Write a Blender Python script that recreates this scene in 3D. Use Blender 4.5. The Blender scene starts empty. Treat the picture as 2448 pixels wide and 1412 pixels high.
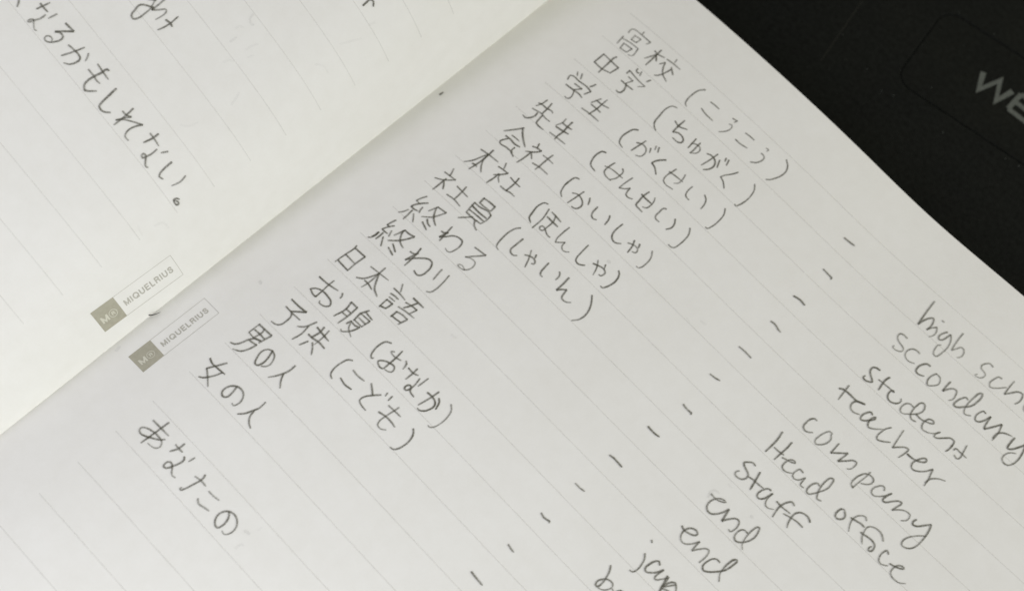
import bpy, bmesh, math, random
import numpy as np
from mathutils import Matrix, Vector

sc = bpy.context.scene
COL = sc.collection
random.seed(7)

# ------------------------------------------------------------------ camera
CAM = [[0.695571, -0.689151, 0.203106, 0.084944], [0.711618, 0.62193, -0.326809, -0.046799], [0.098903, 0.371852, 0.923008, 0.224032], [0.0, 0.0, 0.0, 1.0]]
LENS = 52.9412

cd = bpy.data.cameras.new('camera')
cd.sensor_width = 36.0
cd.lens = LENS
cd.clip_start = 0.005
cd.clip_end = 50.0
cam = bpy.data.objects.new('camera', cd)
COL.objects.link(cam)
cam.matrix_world = Matrix(CAM)
sc.camera = cam
cd.dof.use_dof = True
cd.dof.focus_distance = 0.2335
cd.dof.aperture_fstop = 18.0

# ------------------------------------------------------------------ world and lamps
w = bpy.data.worlds.new('World')
sc.world = w
w.use_nodes = True
bg = w.node_tree.nodes['Background']
bg.inputs[0].default_value = (0.86, 0.86, 1.0, 1)
bg.inputs[1].default_value = 0.075


def area(name, loc, target, size, size_y, power, color):
    ld = bpy.data.lights.new(name, 'AREA')
    ld.shape = 'RECTANGLE'
    ld.size = size
    ld.size_y = size_y
    ld.energy = power
    ld.color = color
    o = bpy.data.objects.new(name, ld)
    COL.objects.link(o)
    o.location = loc
    d = Vector(target) - Vector(loc)
    o.rotation_euler = d.to_track_quat('-Z', 'Y').to_euler()
    return o


area('key_light', (0.45, 0.20, 0.25), (0.015, -0.01, 0.012), 0.20, 0.20, 1.36, (0.985, 0.985, 0.955))  # key lamp, its place chosen to match the page brightness
area('far_fill', (0.10, 0.50, 0.30), (0.015, -0.01, 0.012), 0.20, 0.20, 0.70, (1.0, 0.965, 0.64))  # fill lamp added beyond the page top, stands for no real fitting
area('low_fill', (0.08, -0.14, 0.12), (0.015, -0.01, 0.012), 0.14, 0.14, 0.228, (0.965, 0.985, 0.985))  # unseen low lamp added off the page foot to brighten the lower pages
area('side_light', (-0.30, -0.30, 0.40), (0.015, -0.01, 0.012), 0.20, 0.20, 1.10, (0.905, 0.875, 1.0))

sc.view_settings.view_transform = 'Standard'
sc.view_settings.look = 'None'
sc.view_settings.exposure = 0.0
sc.view_settings.gamma = 1.0
sc.view_settings.use_curve_mapping = False

# ------------------------------------------------------------------ page geometry (unit: one ruled row = 7 mm)
LOGO = {'R': [[[0.463, -2.7167], [0.4752, -2.1228], [0.5021, -0.6043]], [[0.9797, -2.7207], [0.9836, -2.1416], [1.0148, -0.6171]]], 'L': [[[-0.2548, -2.752], [-0.2383, -2.1596], [-0.1913, -0.618]], [[-0.6763, -2.7834], [-0.6503, -2.1898], [-0.5952, -0.6456]]]}
PR = [1.49919, -0.16518, 3.2502, 0.60371, 0.01465]
PL = [1.94149, 0.90593, 0.80837, 2.40885, 0.34351, 0.07452]
X0, YL, SQ, LN, XM, YT = 0.4860, -2.7419, 0.5906, 2.1232, 1.7870, 13.5126
TILT = 0.148890
ROW = 0.007
ZD = -0.008999
DEV = {"A": [0.04706, 0.13752], "B": [0.0499, 0.11753], "A2": [0.06319, 0.14107], "B2": [0.07889, 0.12107], "seam": [[0.03531, 0.12638], [0.03631, 0.12162], [0.03777, 0.11479], [0.03873, 0.11017]], "W": [[0.0606, 0.1319], [0.06234, 0.12833], [0.06387, 0.13301], [0.06599, 0.1289], [0.06685, 0.13292]], "E": [[[0.06834, 0.13367], [0.06856, 0.12938]], [[0.06856, 0.12938], [0.07342, 0.12978]], [[0.06844, 0.13153], [0.07291, 0.13189]], [[0.06834, 0.13367], [0.07333, 0.13409]]], "dust": [[0.04979, 0.12026], [0.03771, 0.11762], [0.04168, 0.114], [0.04555, 0.1156], [0.05043, 0.11412], [0.05423, 0.13976], [0.05618, 0.14217], [0.07467, 0.12077], [0.07515, 0.12119], [0.04918, 0.12753], [0.06353, 0.11618], [0.04089, 0.11003], [0.0773, 0.12154], [0.04953, 0.13264], [0.04931, 0.1383], [0.05568, 0.10142], [0.05679, 0.13992], [0.05242, 0.11502], [0.05609, 0.12181]]}

PAGE_W = 21.0
Y_BOT = -16.5


def z_right(x, y):
    return (PR[0] + PR[1] * (y - 5) / 10) * (1 - np.exp(-x / PR[2])) + (PR[3] + PR[4] * (y - 5) / 10) * (x / 10) ** 2 + 0.05 * (np.exp(-x / 2.0) - np.exp(-x / 0.22)) - 0.17 * np.exp(-((x - 10.3) / 2.3) ** 2 + (y - 13.5) / 4)


def z_left(x, y):
    return (PL[0] + PL[1] * (y - 5) / 10) * (1 - np.exp(x / PL[2])) + (PL[3] + PL[4] * (y - 5) / 10) * (-x / 10) + PL[5] * (x / 10) ** 2 - 0.04 * np.maximum(0.0, -x - 7.6) ** 2


def z_of(side, x, y):
    if side == 'L':
        return float(z_left(min(x, 0.0), y))
    return float(z_right(max(x, 0.0), y))


def x_at(side, s, y):
    """x of the point that lies the arc length s away from the gutter"""
    sg = -1.0 if side == 'L' else 1.0
    xs = np.linspace(0, 8, 400) * sg
    z = (z_left if side == 'L' else z_right)(xs, y)
    a = np.concatenate([[0], np.cumsum(np.hypot(np.diff(xs), np.diff(z)))])
    return float(np.interp(s, a, xs))


def P3(side, x, y, lift=0.0):
    return (x * ROW, y * ROW, z_of(side, x, y) * ROW + lift)


# ------------------------------------------------------------------ helpers
def obj(name, me, mat=None, parent=None):
    o = bpy.data.objects.new(name, me)
    COL.objects.link(o)
    if mat is not None:
        for m in (mat if isinstance(mat, (list, tuple)) else [mat]):
            me.materials.append(m)
    if parent is not None:
        o.parent = parent
    return o


def thing(name, label, cat, loc=(0, 0, 0), rot=(0, 0, 0)):
    o = bpy.data.objects.new(name, None)
    COL.objects.link(o)
    o.empty_display_size = 0.01
    o.location = loc
    o.rotation_euler = rot
    o['label'] = label
    o['category'] = cat
    return o


def newmat(name):
    m = bpy.data.materials.new(name)
    m.use_nodes = True
    nt = m.node_tree
    return m, nt, nt.nodes['Principled BSDF']


def nd(nt, t, **kw):
    n = nt.nodes.new(t)
    for k, v in kw.items():
        setattr(n, k, v)
    return n


def noise(nt, vec, scale, detail=3.0, rough=0.55):
    n = nd(nt, 'ShaderNodeTexNoise')
    n.inputs['Scale'].default_value = scale
    n.inputs['Detail'].default_value = detail
    n.inputs['Roughness'].default_value = rough
    nt.links.new(vec, n.inputs['Vector'])
    return n.outputs['Fac']


def math_(nt, op, a, b=None):
    n = nd(nt, 'ShaderNodeMath', operation=op)
    for i, v in enumerate((a, b)):
        if v is None:
            continue
        if isinstance(v, (int, float)):
            n.inputs[i].default_value = v
        else:
            nt.links.new(v, n.inputs[i])
    return n.outputs[0]


def ramp(nt, fac, p0, p1, c0, c1):
    n = nd(nt, 'ShaderNodeMapRange')
    n.inputs[1].default_value = p0
    n.inputs[2].default_value = p1
    n.inputs[3].default_value = c0
    n.inputs[4].default_value = c1
    nt.links.new(fac, n.inputs[0])
    return n.outputs[0]


# ------------------------------------------------------------------ materials
def paper_material():
    m, nt, b = newmat('white_paper')
    co = nd(nt, 'ShaderNodeTexCoord').outputs['Object']
    big = noise(nt, co, 55.0, 3.0)
    mid = noise(nt, co, 420.0, 3.0)
    fib = noise(nt, co, 2600.0, 4.0, 0.7)
    mix = nd(nt, 'ShaderNodeMix', data_type='RGBA')
    mix.inputs[6].default_value = (0.742, 0.735, 0.700, 1)
    mix.inputs[7].default_value = (0.782, 0.778, 0.750, 1)
    f = math_(nt, 'ADD', math_(nt, 'MULTIPLY', big, 0.4), math_(nt, 'ADD', math_(nt, 'MULTIPLY', mid, 0.35), math_(nt, 'MULTIPLY', fib, 0.25)))
    nt.links.new(ramp(nt, f, 0.35, 0.65, 0.0, 1.0), mix.inputs[0])
    nt.links.new(mix.outputs[2], b.inputs['Base Color'])
    b.inputs['Roughness'].default_value = 0.85
    b.inputs['Specular IOR Level'].default_value = 0.15
    bp = nd(nt, 'ShaderNodeBump')
    bp.inputs['Strength'].default_value = 0.25
    bp.inputs['Distance'].default_value = 0.00012
    h = math_(nt, 'ADD', math_(nt, 'MULTIPLY', noise(nt, co, 130.0, 2.0), 1.6), math_(nt, 'MULTIPLY', fib, 0.16))
    nt.links.new(h, bp.inputs['Height'])
    nt.links.new(bp.outputs[0], b.inputs['Normal'])
    return m


def stack_material():
    m, nt, b = newmat('paper_edges')
    co = nd(nt, 'ShaderNodeTexCoord').outputs['Object']
    mp = nd(nt, 'ShaderNodeMapping')
    mp.inputs['Scale'].default_value = (30, 30, 9000)
    nt.links.new(co, mp.inputs[0])
    f = noise(nt, mp.outputs[0], 1.0, 2.0)
    mix = nd(nt, 'ShaderNodeMix', data_type='RGBA')
    mix.inputs[6].default_value = (0.45, 0.44, 0.40, 1)
    mix.inputs[7].default_value = (0.75, 0.74, 0.69, 1)
    nt.links.new(ramp(nt, f, 0.35, 0.6, 0.0, 1.0), mix.inputs[0])
    nt.links.new(mix.outputs[2], b.inputs['Base Color'])
    b.inputs['Roughness'].default_value = 0.9
    return m


def ink_material(name, color, strength, grain=True, rough=0.55):
    """dry mark whose cover falls off to the sides of the stroke and breaks up in the grain of the paper"""
    m, nt, b = newmat(name)
    b.inputs['Base Color'].default_value = (*color, 1)
    b.inputs['Roughness'].default_value = rough
    b.inputs['Specular IOR Level'].default_value = 0.2
    uv = nd(nt, 'ShaderNodeUVMap').outputs[0]
    sep = nd(nt, 'ShaderNodeSeparateXYZ')
    nt.links.new(uv, sep.inputs[0])
    v = math_(nt, 'ABSOLUTE', math_(nt, 'SUBTRACT', sep.outputs[1], 0.5))
    fall = ramp(nt, v, 0.20, 0.5, 1.0, 0.0)
    at = nd(nt, 'ShaderNodeAttribute', attribute_name='pressure')
    a = math_(nt, 'MULTIPLY', fall, math_(nt, 'MULTIPLY', at.outputs['Fac'], strength))
    if grain:
        co = nd(nt, 'ShaderNodeTexCoord').outputs['Object']
        g1 = ramp(nt, noise(nt, co, 5200.0, 2.0), 0.32, 0.62, 0.55, 1.12)
        g2 = ramp(nt, noise(nt, co, 700.0, 2.0), 0.3, 0.7, 0.78, 1.15)
        a = math_(nt, 'MULTIPLY', a, math_(nt, 'MULTIPLY', g1, g2))
    n = nd(nt, 'ShaderNodeClamp')
    nt.links.new(a, n.inputs[0])
    nt.links.new(n.outputs[0], b.inputs['Alpha'])
    return m


def flat_material(name, color, rough=0.8, grain=0.12, scale=1500.0):
    m, nt, b = newmat(name)
    co = nd(nt, 'ShaderNodeTexCoord').outputs['Object']
    mix = nd(nt, 'ShaderNodeMix', data_type='RGBA')
    mix.inputs[6].default_value = (*[c * (1 - grain) for c in color], 1)
    mix.inputs[7].default_value = (*[min(1, c * (1 + grain)) for c in color], 1)
    nt.links.new(ramp(nt, noise(nt, co, scale, 3.0), 0.3, 0.7, 0.0, 1.0), mix.inputs[0])
    nt.links.new(mix.outputs[2], b.inputs['Base Color'])
    b.inputs['Roughness'].default_value = rough
    b.inputs['Specular IOR Level'].default_value = 0.2
    return m


def plastic_material(name, base, rough):
    m, nt, b = newmat(name)
    co = nd(nt, 'ShaderNodeTexCoord').outputs['Object']
    mix = nd(nt, 'ShaderNodeMix', data_type='RGBA')
    mix.inputs[6].default_value = (*[c * 0.6 for c in base], 1)
    mix.inputs[7].default_value = (*[c * 1.5 for c in base], 1)
    nt.links.new(ramp(nt, noise(nt, co, 1100.0, 4.0, 0.7), 0.30, 0.70, 0.0, 1.0), mix.inputs[0])
    nt.links.new(mix.outputs[2], b.inputs['Base Color'])
    nt.links.new(ramp(nt, noise(nt, co, 90.0, 4.0), 0.3, 0.7, rough - 0.08, rough + 0.08), b.inputs['Roughness'])
    b.inputs['Specular IOR Level'].default_value = 0.05
    bp = nd(nt, 'ShaderNodeBump')
    bp.inputs['Strength'].default_value = 0.8
    bp.inputs['Distance'].default_value = 0.00006
    nt.links.new(noise(nt, co, 3000.0, 2.0), bp.inputs['Height'])
    nt.links.new(bp.outputs[0], b.inputs['Normal'])
    return m


M_PAPER = paper_material()
M_STACK = stack_material()
M_PENCIL = ink_material('graphite_pencil', (0.120, 0.115, 0.088), 0.75)
M_SMUDGE = ink_material('graphite_smudge', (0.2, 0.2, 0.19), 0.11)
M_RULE = ink_material('ruling_print', (0.46, 0.45, 0.41), 0.23)
M_LOGO = flat_material('logo_print', (0.385, 0.37, 0.295), 0.8, 0.06)
M_LOGO_TXT = flat_material('logo_lettering_print', (0.46, 0.45, 0.40), 0.8, 0.06)
M_LOGO_WHITE = flat_material('logo_unprinted_paper', (0.60, 0.59, 0.50), 0.8, 0.03)
M_BODY = plastic_material('black_plastic', (0.0066, 0.0073, 0.0066), 0.62)
M_PANEL = plastic_material('black_panel_plastic', (0.0062, 0.0069, 0.0062), 0.60)
M_LETTER = flat_material('grey_lettering_print', (0.080, 0.088, 0.080), 0.6, 0.25, 2500.0)
M_SEAM = flat_material('seam_strip', (0.012, 0.012, 0.010), 0.6)  # thin strip a little paler than the casing
M_DUST = flat_material('dust_lint', (0.05, 0.055, 0.05), 0.9)
M_HAIR = flat_material('dark_hair', (0.02, 0.016, 0.018), 0.5)

# ------------------------------------------------------------------ notebook
notebook = thing('notebook', 'open white notebook with ruled pages of pencilled vocabulary, resting on the black device', 'notebook', (0, 0, 0), (0, TILT, 0))


def page_mesh(side, thick):
    """one sheet as a closed shell: a curved upper face, a lower face and the cut edges"""
    zf = z_left if side == 'L' else z_right
    n1 = np.concatenate([np.linspace(0, 4, 61), np.linspace(4, PAGE_W, 120)[1:]])
    xs = n1 if side == 'R' else -n1[::-1]
    ys = np.linspace(Y_BOT, YT, 150)
    nx, ny = len(xs), len(ys)
    X, Y = np.meshgrid(xs, ys)
    Z = zf(X, Y)
    top = np.stack([X * ROW, Y * ROW, Z * ROW], -1).reshape(-1, 3)
    bot = top.copy()
    bot[:, 2] -= thick
    verts = np.vstack([top, bot])
    N = nx * ny
    faces = []
    for j in range(ny - 1):
        for i in range(nx - 1):
            a = j * nx + i
            faces.append((a, a + 1, a + nx + 1, a + nx))
            faces.append((N + a, N + a + nx, N + a + nx + 1, N + a + 1))
    rim = [i for i in range(nx)] + [j * nx + nx - 1 for j in range(1, ny)] + [(ny - 1) * nx + i for i in range(nx - 2, -1, -1)] + [j * nx for j in range(ny - 2, 0, -1)]
    for a, b in zip(rim, rim[1:] + rim[:1]):
        faces.append((a, N + a, N + b, b))
    me = bpy.data.meshes.new('page')
    me.from_pydata(verts.tolist(), [], faces)
    me.update()
    for p in me.polygons:
        p.use_smooth = abs(p.normal.z) > 0.3
    rs = set(rim)
    for e in me.edges:      # the cut edge of the sheet stays crisp
        a, b = e.vertices
        if (a in rs and b in rs) or (a - N in rs and b - N in rs):
            e.use_edge_sharp = True
    return me


def stack_mesh(side):
    """the other sheets of the notebook under the page on top"""
    zf = z_left if side == 'L' else z_right
    n1 = np.concatenate([np.linspace(0.02, 4, 30), np.linspace(4, PAGE_W - 0.12, 40)[1:]])
    xs = n1 if side == 'R' else -n1[::-1]
    ys = np.linspace(Y_BOT + 0.1, YT - 0.07, 40)
    X, Y = np.meshgrid(xs, ys)
    Z = zf(X, Y) - 0.05
    base = -1.28 + math.tan(TILT) * X
    B = base if side == 'R' else np.maximum(Z - 1.35 + 0.0 * X, base)
    B = np.minimum(B, Z - 0.02)
    nx, ny = len(xs), len(ys)
    N = nx * ny
    verts = np.vstack([np.stack([X, Y, Z], -1).reshape(-1, 3), np.stack([X, Y, B], -1).reshape(-1, 3)]) * ROW
    faces = []
    for j in range(ny - 1):
        for i in range(nx - 1):
            a = j * nx + i
            faces.append((a, a + 1, a + nx + 1, a + nx))
            faces.append((N + a, N + a + nx, N + a + nx + 1, N + a + 1))
    rim = [i for i in range(nx)] + [j * nx + nx - 1 for j in range(1, ny)] + [(ny - 1) * nx + i for i in range(nx - 2, -1, -1)] + [j * nx for j in range(ny - 2, 0, -1)]
    for a, b in zip(rim, rim[1:] + rim[:1]):
        faces.append((a, N + a, N + b, b))
    me = bpy.data.meshes.new('stack')
    me.from_pydata(verts.tolist(), [], faces)
    me.update()
    return me


left_page = obj('page', page_mesh('L', 0.0001), M_PAPER, notebook)
left_page['label'] = 'left page, bright beside the gutter, with one pencilled sentence'
right_page = obj('page', page_mesh('R', 0.0001), M_PAPER, notebook)
right_page['label'] = 'right page with the pencilled word list in two columns'
obj('page_stack', stack_mesh('L'), M_STACK, notebook)
obj('page_stack', stack_mesh('R'), M_STACK, notebook)
PAGE = {'L': left_page, 'R': right_page}


# ------------------------------------------------------------------ marks on the pages
def spline(pts, step):
    """smooth curve through the points (a point marked * stays a corner)"""
    segs, cur = [], [pts[0]]
    for p in pts[1:]:
        cur.append(p)
        if p[2]:
            segs.append(cur)
            cur = [p]
    if len(cur) > 1:
        segs.append(cur)
    if not segs:
        segs = [cur]
    out = []
    for sg in segs:
        q = [np.array(p[:2]) for p in sg]
        if len(q) == 1:
            return [q[0]]
        q = [2 * q[0] - q[1]] + q + [2 * q[-1] - q[-2]]
        for i in range(1, len(q) - 2):
            p0, p1, p2, p3 = q[i - 1:i + 3]
            d1 = max(np.linalg.norm(p2 - p1), 1e-6)
            d0 = max(np.linalg.norm(p1 - p0), 1e-6)
            d2 = max(np.linalg.norm(p3 - p2), 1e-6)
            m1 = ((p1 - p0) / d0 * d1 + (p2 - p1) / d1 * d0) / (d0 + d1) * d1
            m2 = ((p2 - p1) / d1 * d2 + (p3 - p2) / d2 * d1) / (d1 + d2) * d1
            n = max(2, int(d1 / step))
            for k in range(n):
                t = k / n
                out.append((2 * t ** 3 - 3 * t ** 2 + 1) * p1 + (t ** 3 - 2 * t ** 2 + t) * m1 + (-2 * t ** 3 + 3 * t ** 2) * p2 + (t ** 3 - t ** 2) * m2)
        out.append(q[-2])
    return out


LIFT = [0.000020]


def ribbon_mesh(side, strokes, hw, pressure, step=0.05, vary=True, soft_end=True):
    """strokes drawn as thin ribbons lying on the curved page"""
    V, Fc, UV, PRS = [], [], [], []
    for st in strokes:
        LIFT[0] += 0.0000002
        if LIFT[0] > 0.00012:
            LIFT[0] = 0.000020
        lift = LIFT[0]
        c = spline(st, step)
        if len(c) < 2:
            c = [c[0], c[0] + np.array([0.01, 0.0])]
        # half-width overshoot so the round tip reaches the end of the stroke
        c = [np.array(p, float) for p in c]
        d0 = c[0] - c[1]
        d1 = c[-1] - c[-2]
        c = [c[0] + d0 / max(np.linalg.norm(d0), 1e-6) * hw * 0.55] + c + [c[-1] + d1 / max(np.linalg.norm(d1), 1e-6) * hw * 0.55]
        n = len(c)
        base = random.uniform(0.88, 1.08) if vary else 1.0
        ph = random.uniform(0, 6.28)
        wk = random.uniform(0.94, 1.08) if vary else 1.0
        L = 0.0
        b0 = len(V)
        tot = sum(np.linalg.norm(c[i + 1] - c[i]) for i in range(n - 1))
        for i in range(n):
            a, b = c[max(i - 1, 0)], c[min(i + 1, n - 1)]
            t = b - a
            # slow the turn at corners by using the mean direction
            ln = np.linalg.norm(t)
            t = t / ln if ln > 1e-7 else np.array([1.0, 0.0])
            nrm = np.array([-t[1], t[0]])
            if i:
                L += np.linalg.norm(c[i] - c[i - 1])
            wv = wk
            pv = base
            if vary:
                wv *= 1.0 + 0.10 * math.sin(L * 2.3 + ph) + 0.05 * math.sin(L * 7.1 + ph * 2)
                pv *= 1.0 + 0.10 * math.sin(L * 1.7 + ph * 1.3)
                if soft_end:
                    e = (tot - L) / max(tot, 1e-6)
                    if e < 0.25:
                        wv *= 0.80 + 0.8 * e
                        pv *= 0.86 + 0.56 * e
            h = hw * wv * (0.65 if i in (0, n - 1) else 1.0)
            for s in (-1, 1):
                p = c[i] + nrm * h * s
                V.append(P3(side, p[0], p[1], lift))
                UV.append((L, 0.5 + 0.5 * s))
                PRS.append(pressure * pv)
        for i in range(n - 1):
            k = b0 + 2 * i
            Fc.append((k, k + 2, k + 3, k + 1))
    me = bpy.data.meshes.new('marks')
    me.from_pydata(V, [], Fc)
    uvl = me.uv_layers.new(name='UVMap')
    for lp in me.loops:
        uvl.data[lp.index].uv = UV[lp.vertex_index]
    at = me.attributes.new('pressure', 'FLOAT', 'POINT')
    at.data.foreach_set('value', PRS)
    # make every face look up
    me.update()
    bm = bmesh.new()
    bm.from_mesh(me)
    for f in bm.faces:
        if f.normal.z < 0:
            f.normal_flip()
    bm.to_mesh(me)
    bm.free()
    return me


# printed ruling: one mesh per page
def ruling(side):
    st = []
    ks = range(-18, 13)
    for k in ks:
        if k < Y_BOT + 0.8:
            continue
        x0 = x_at(side, XM, k)
        x1 = (PAGE_W - 0.4) * (1 if side == 'R' else -1)
        xs = np.linspace(x0, x1, 90)
        st.append([(x, float(k), 0) for x in xs])
    me = ribbon_mesh(side, st, 0.019, 0.66 if side == 'R' else 0.5, step=0.2, vary=False)
    obj('ruled_lines', me, M_RULE, PAGE[side])


ruling('L')
ruling('R')


# printed maker's mark beside the gutter: square with two signs, frame, lettering
def drape(side, pts, lift):
    """(a, b): a along the gutter upward, b towards the top left of the mark -> page"""
    out = []
    for a, b in pts:
        near, far = LOGO[side]               # the inner and the outer edge of the mark: foot, top of the square, top
        i, t = (0, a / SQ) if a < SQ else (1, (a - SQ) / (LN - SQ))
        n_ = [near[i][k] + (near[i + 1][k] - near[i][k]) * t for k in (0, 1)]
        f_ = [far[i][k] + (far[i + 1][k] - far[i][k]) * t for k in (0, 1)]
        u = 0.5 + (b if side == 'L' else -b) / SQ
        out.append(P3(side, n_[0] + (f_[0] - n_[0]) * u, n_[1] + (f_[1] - n_[1]) * u, lift))
    return out


def quad_strip(side, a0, a1, b0, b1, lift, n=12):
    v, f = [], []
    A = np.linspace(a0, a1, n)
    Bs = np.linspace(b0, b1, 5)
    pts = [(a, b) for a in A for b in Bs]
    v = drape(side, pts, lift)
    for i in range(n - 1):
        for j in range(4):
            k = i * 5 + j
            f.append((k, k + 1, k + 6, k + 5))
    return v, f


def mesh_from(parts):
    V, Fc = [], []
    for v, f in parts:
        o = len(V)
        V += v
        Fc += [tuple(i + o for i in q) for q in f]
    me = bpy.data.meshes.new('print')
    me.from_pydata(V, [], Fc)
    me.update()
    bm = bmesh.new()
    bm.from_mesh(me)
    for f in bm.faces:
        if f.normal.z < 0:
            f.normal_flip()
    bm.to_mesh(me)
    bm.free()
    return me


GLYPH = {   # sans capitals as centre lines in a unit box: (width, strokes)
    'M': (0.84, [[(0, 0), (0, 1)], [(0, 1), (0.42, 0.06), (0.84, 1)], [(0.84, 1), (0.84, 0)]]),
    'I': (0.0, [[(0, 0), (0, 1)]]),
    'Q': (0.92, [[(0.46 + 0.46 * math.cos(t * math.pi / 10), 0.5 + 0.5 * math.sin(t * math.pi / 10)) for t in range(21)], [(0.56, 0.26), (0.9, -0.03)]]),
    'U': (0.72, [[(0, 1), (0, 0.32)] + [(0.36 - 0.36 * math.cos(t * math.pi / 8), 0.34 - 0.34 * math.sin(t * math.pi / 8)) for t in range(1, 8)] + [(0.72, 0.32), (0.72, 1)]]),
    'E': (0.60, [[(0, 0), (0, 1)], [(0, 1), (0.60, 1)], [(0, 0.53), (0.55, 0.53)], [(0, 0), (0.62, 0)]]),
    'L': (0.52, [[(0, 1), (0, 0)], [(0, 0), (0.54, 0)]]),
    'R': (0.66, [[(0, 0), (0, 1)], [(0, 1), (0.40, 1), (0.55, 0.95), (0.63, 0.86), (0.65, 0.76), (0.62, 0.65), (0.53, 0.56), (0.40, 0.52), (0, 0.52)], [(0.40, 0.51), (0.55, 0.42), (0.61, 0.25), (0.64, 0.08), (0.68, 0.0)]]),
    'S': (0.64, [[(0.62, 0.73), (0.57, 0.89), (0.45, 0.98), (0.32, 1.0), (0.17, 0.97), (0.06, 0.87), (0.04, 0.74), (0.12, 0.62), (0.32, 0.54), (0.52, 0.46), (0.63, 0.36), (0.64, 0.22), (0.56, 0.08), (0.43, 0.01), (0.30, 0.0), (0.14, 0.04), (0.03, 0.15), (0.0, 0.30)]]),
}


def put_text(side, body, a0, a1, bc, height, lift, pen=0.25, gap=0.22):
    """capitals laid along the gutter; a0..a1 is the run, height the cap height"""
    wid, x = [], 0.0
    for ch in body:
        wid.append(x)
        x += GLYPH[ch][0] + pen + gap
    tot = x - gap
    k = (a1 - a0) / tot
    parts = []
    n = 0
    for ch, x in zip(body, wid):
        for stt in GLYPH[ch][1]:
            n += 1
            q = [((x + pen / 2 + p[0]) * k, (p[1] * (1 - pen * 0.8) + pen * 0.4) * height) for p in stt]
            V, F2 = flat_stroke(q, pen / 2 * k, 0, 0.5)
            parts.append((drape(side, [(a0 + v[0], bc + v[1] - height / 2) for v in V], lift + n * 2e-7), F2))
    return parts


def ring(side, ac, bc, r, pen, lift):
    V, F2 = [], []
    for t in range(25):
        for rr in (r, r - pen):
            V.append((ac + rr * math.cos(t * math.pi / 12), bc + rr * math.sin(t * math.pi / 12)))
    for t in range(24):
        F2.append((2 * t, 2 * t + 1, 2 * t + 3, 2 * t + 2))
    return drape(side, V, lift), F2


def flat_stroke(pts, hw, z, ext=0.0):
    """polyline with mitred joints as one flat band"""
    q = [Vector((*p, 0)) for p in pts]
    if ext:
        q[0] = q[0] + (q[0] - q[1]).normalized() * hw * ext
        q[-1] = q[-1] + (q[-1] - q[-2]).normalized() * hw * ext
    L_, R2 = [], []
    for i, p in enumerate(q):
        d1 = (q[i] - q[i - 1]).normalized() if i else (q[1] - q[0]).normalized()
        d2 = (q[i + 1] - q[i]).normalized() if i < len(q) - 1 else d1
        n1, n2 = Vector((-d1.y, d1.x, 0)), Vector((-d2.y, d2.x, 0))
        m = (n1 + n2).normalized()
        s = min(1.9, 1.0 / max(0.3, m.dot(n1)))
        L_.append(p + m * hw * s)
        R2.append(p - m * hw * s)
    V = [(v.x, v.y, z) for v in L_ + R2]
    n_ = len(q)
    return V, [(i, i + 1, n_ + i + 1, n_ + i) for i in range(n_ - 1)]


def maker_mark(side):
    h = SQ / 2
    par = PAGE[side]
    sqo = mesh_from([quad_strip(side, 0, SQ, -h, h, 0.00002)])
    obj('printed_square', sqo, M_LOGO, par)
    t = 0.010
    fr = [quad_strip(side, SQ + .002, LN, h - t, h, 0.00002, 30), quad_strip(side, SQ + .002, LN, -h, -h + t, 0.00002, 30),
          quad_strip(side, LN - t, LN, -h + t, h - t, 0.00002, 4)]
    obj('printed_frame', mesh_from(fr), M_LOGO_TXT, par)
    obj('printed_lettering', mesh_from(put_text(side, 'MIQUELRIUS', SQ + 0.115, LN - 0.135, -0.015, 0.165, 0.00002)), M_LOGO_TXT, par)
    sign = put_text(side, 'M', 0.085, 0.265, -0.04, 0.175, 0.000045, 0.24)
    sign += put_text(side, 'R', 0.352, 0.428, -0.04, 0.095, 0.000045, 0.24)
    sign.append(ring(side, 0.388, -0.04, 0.100, 0.015, 0.000046))
    obj('printed_sign', mesh_from(sign), M_LOGO_WHITE, par)


maker_mark('L')
maker_mark('R')

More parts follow.
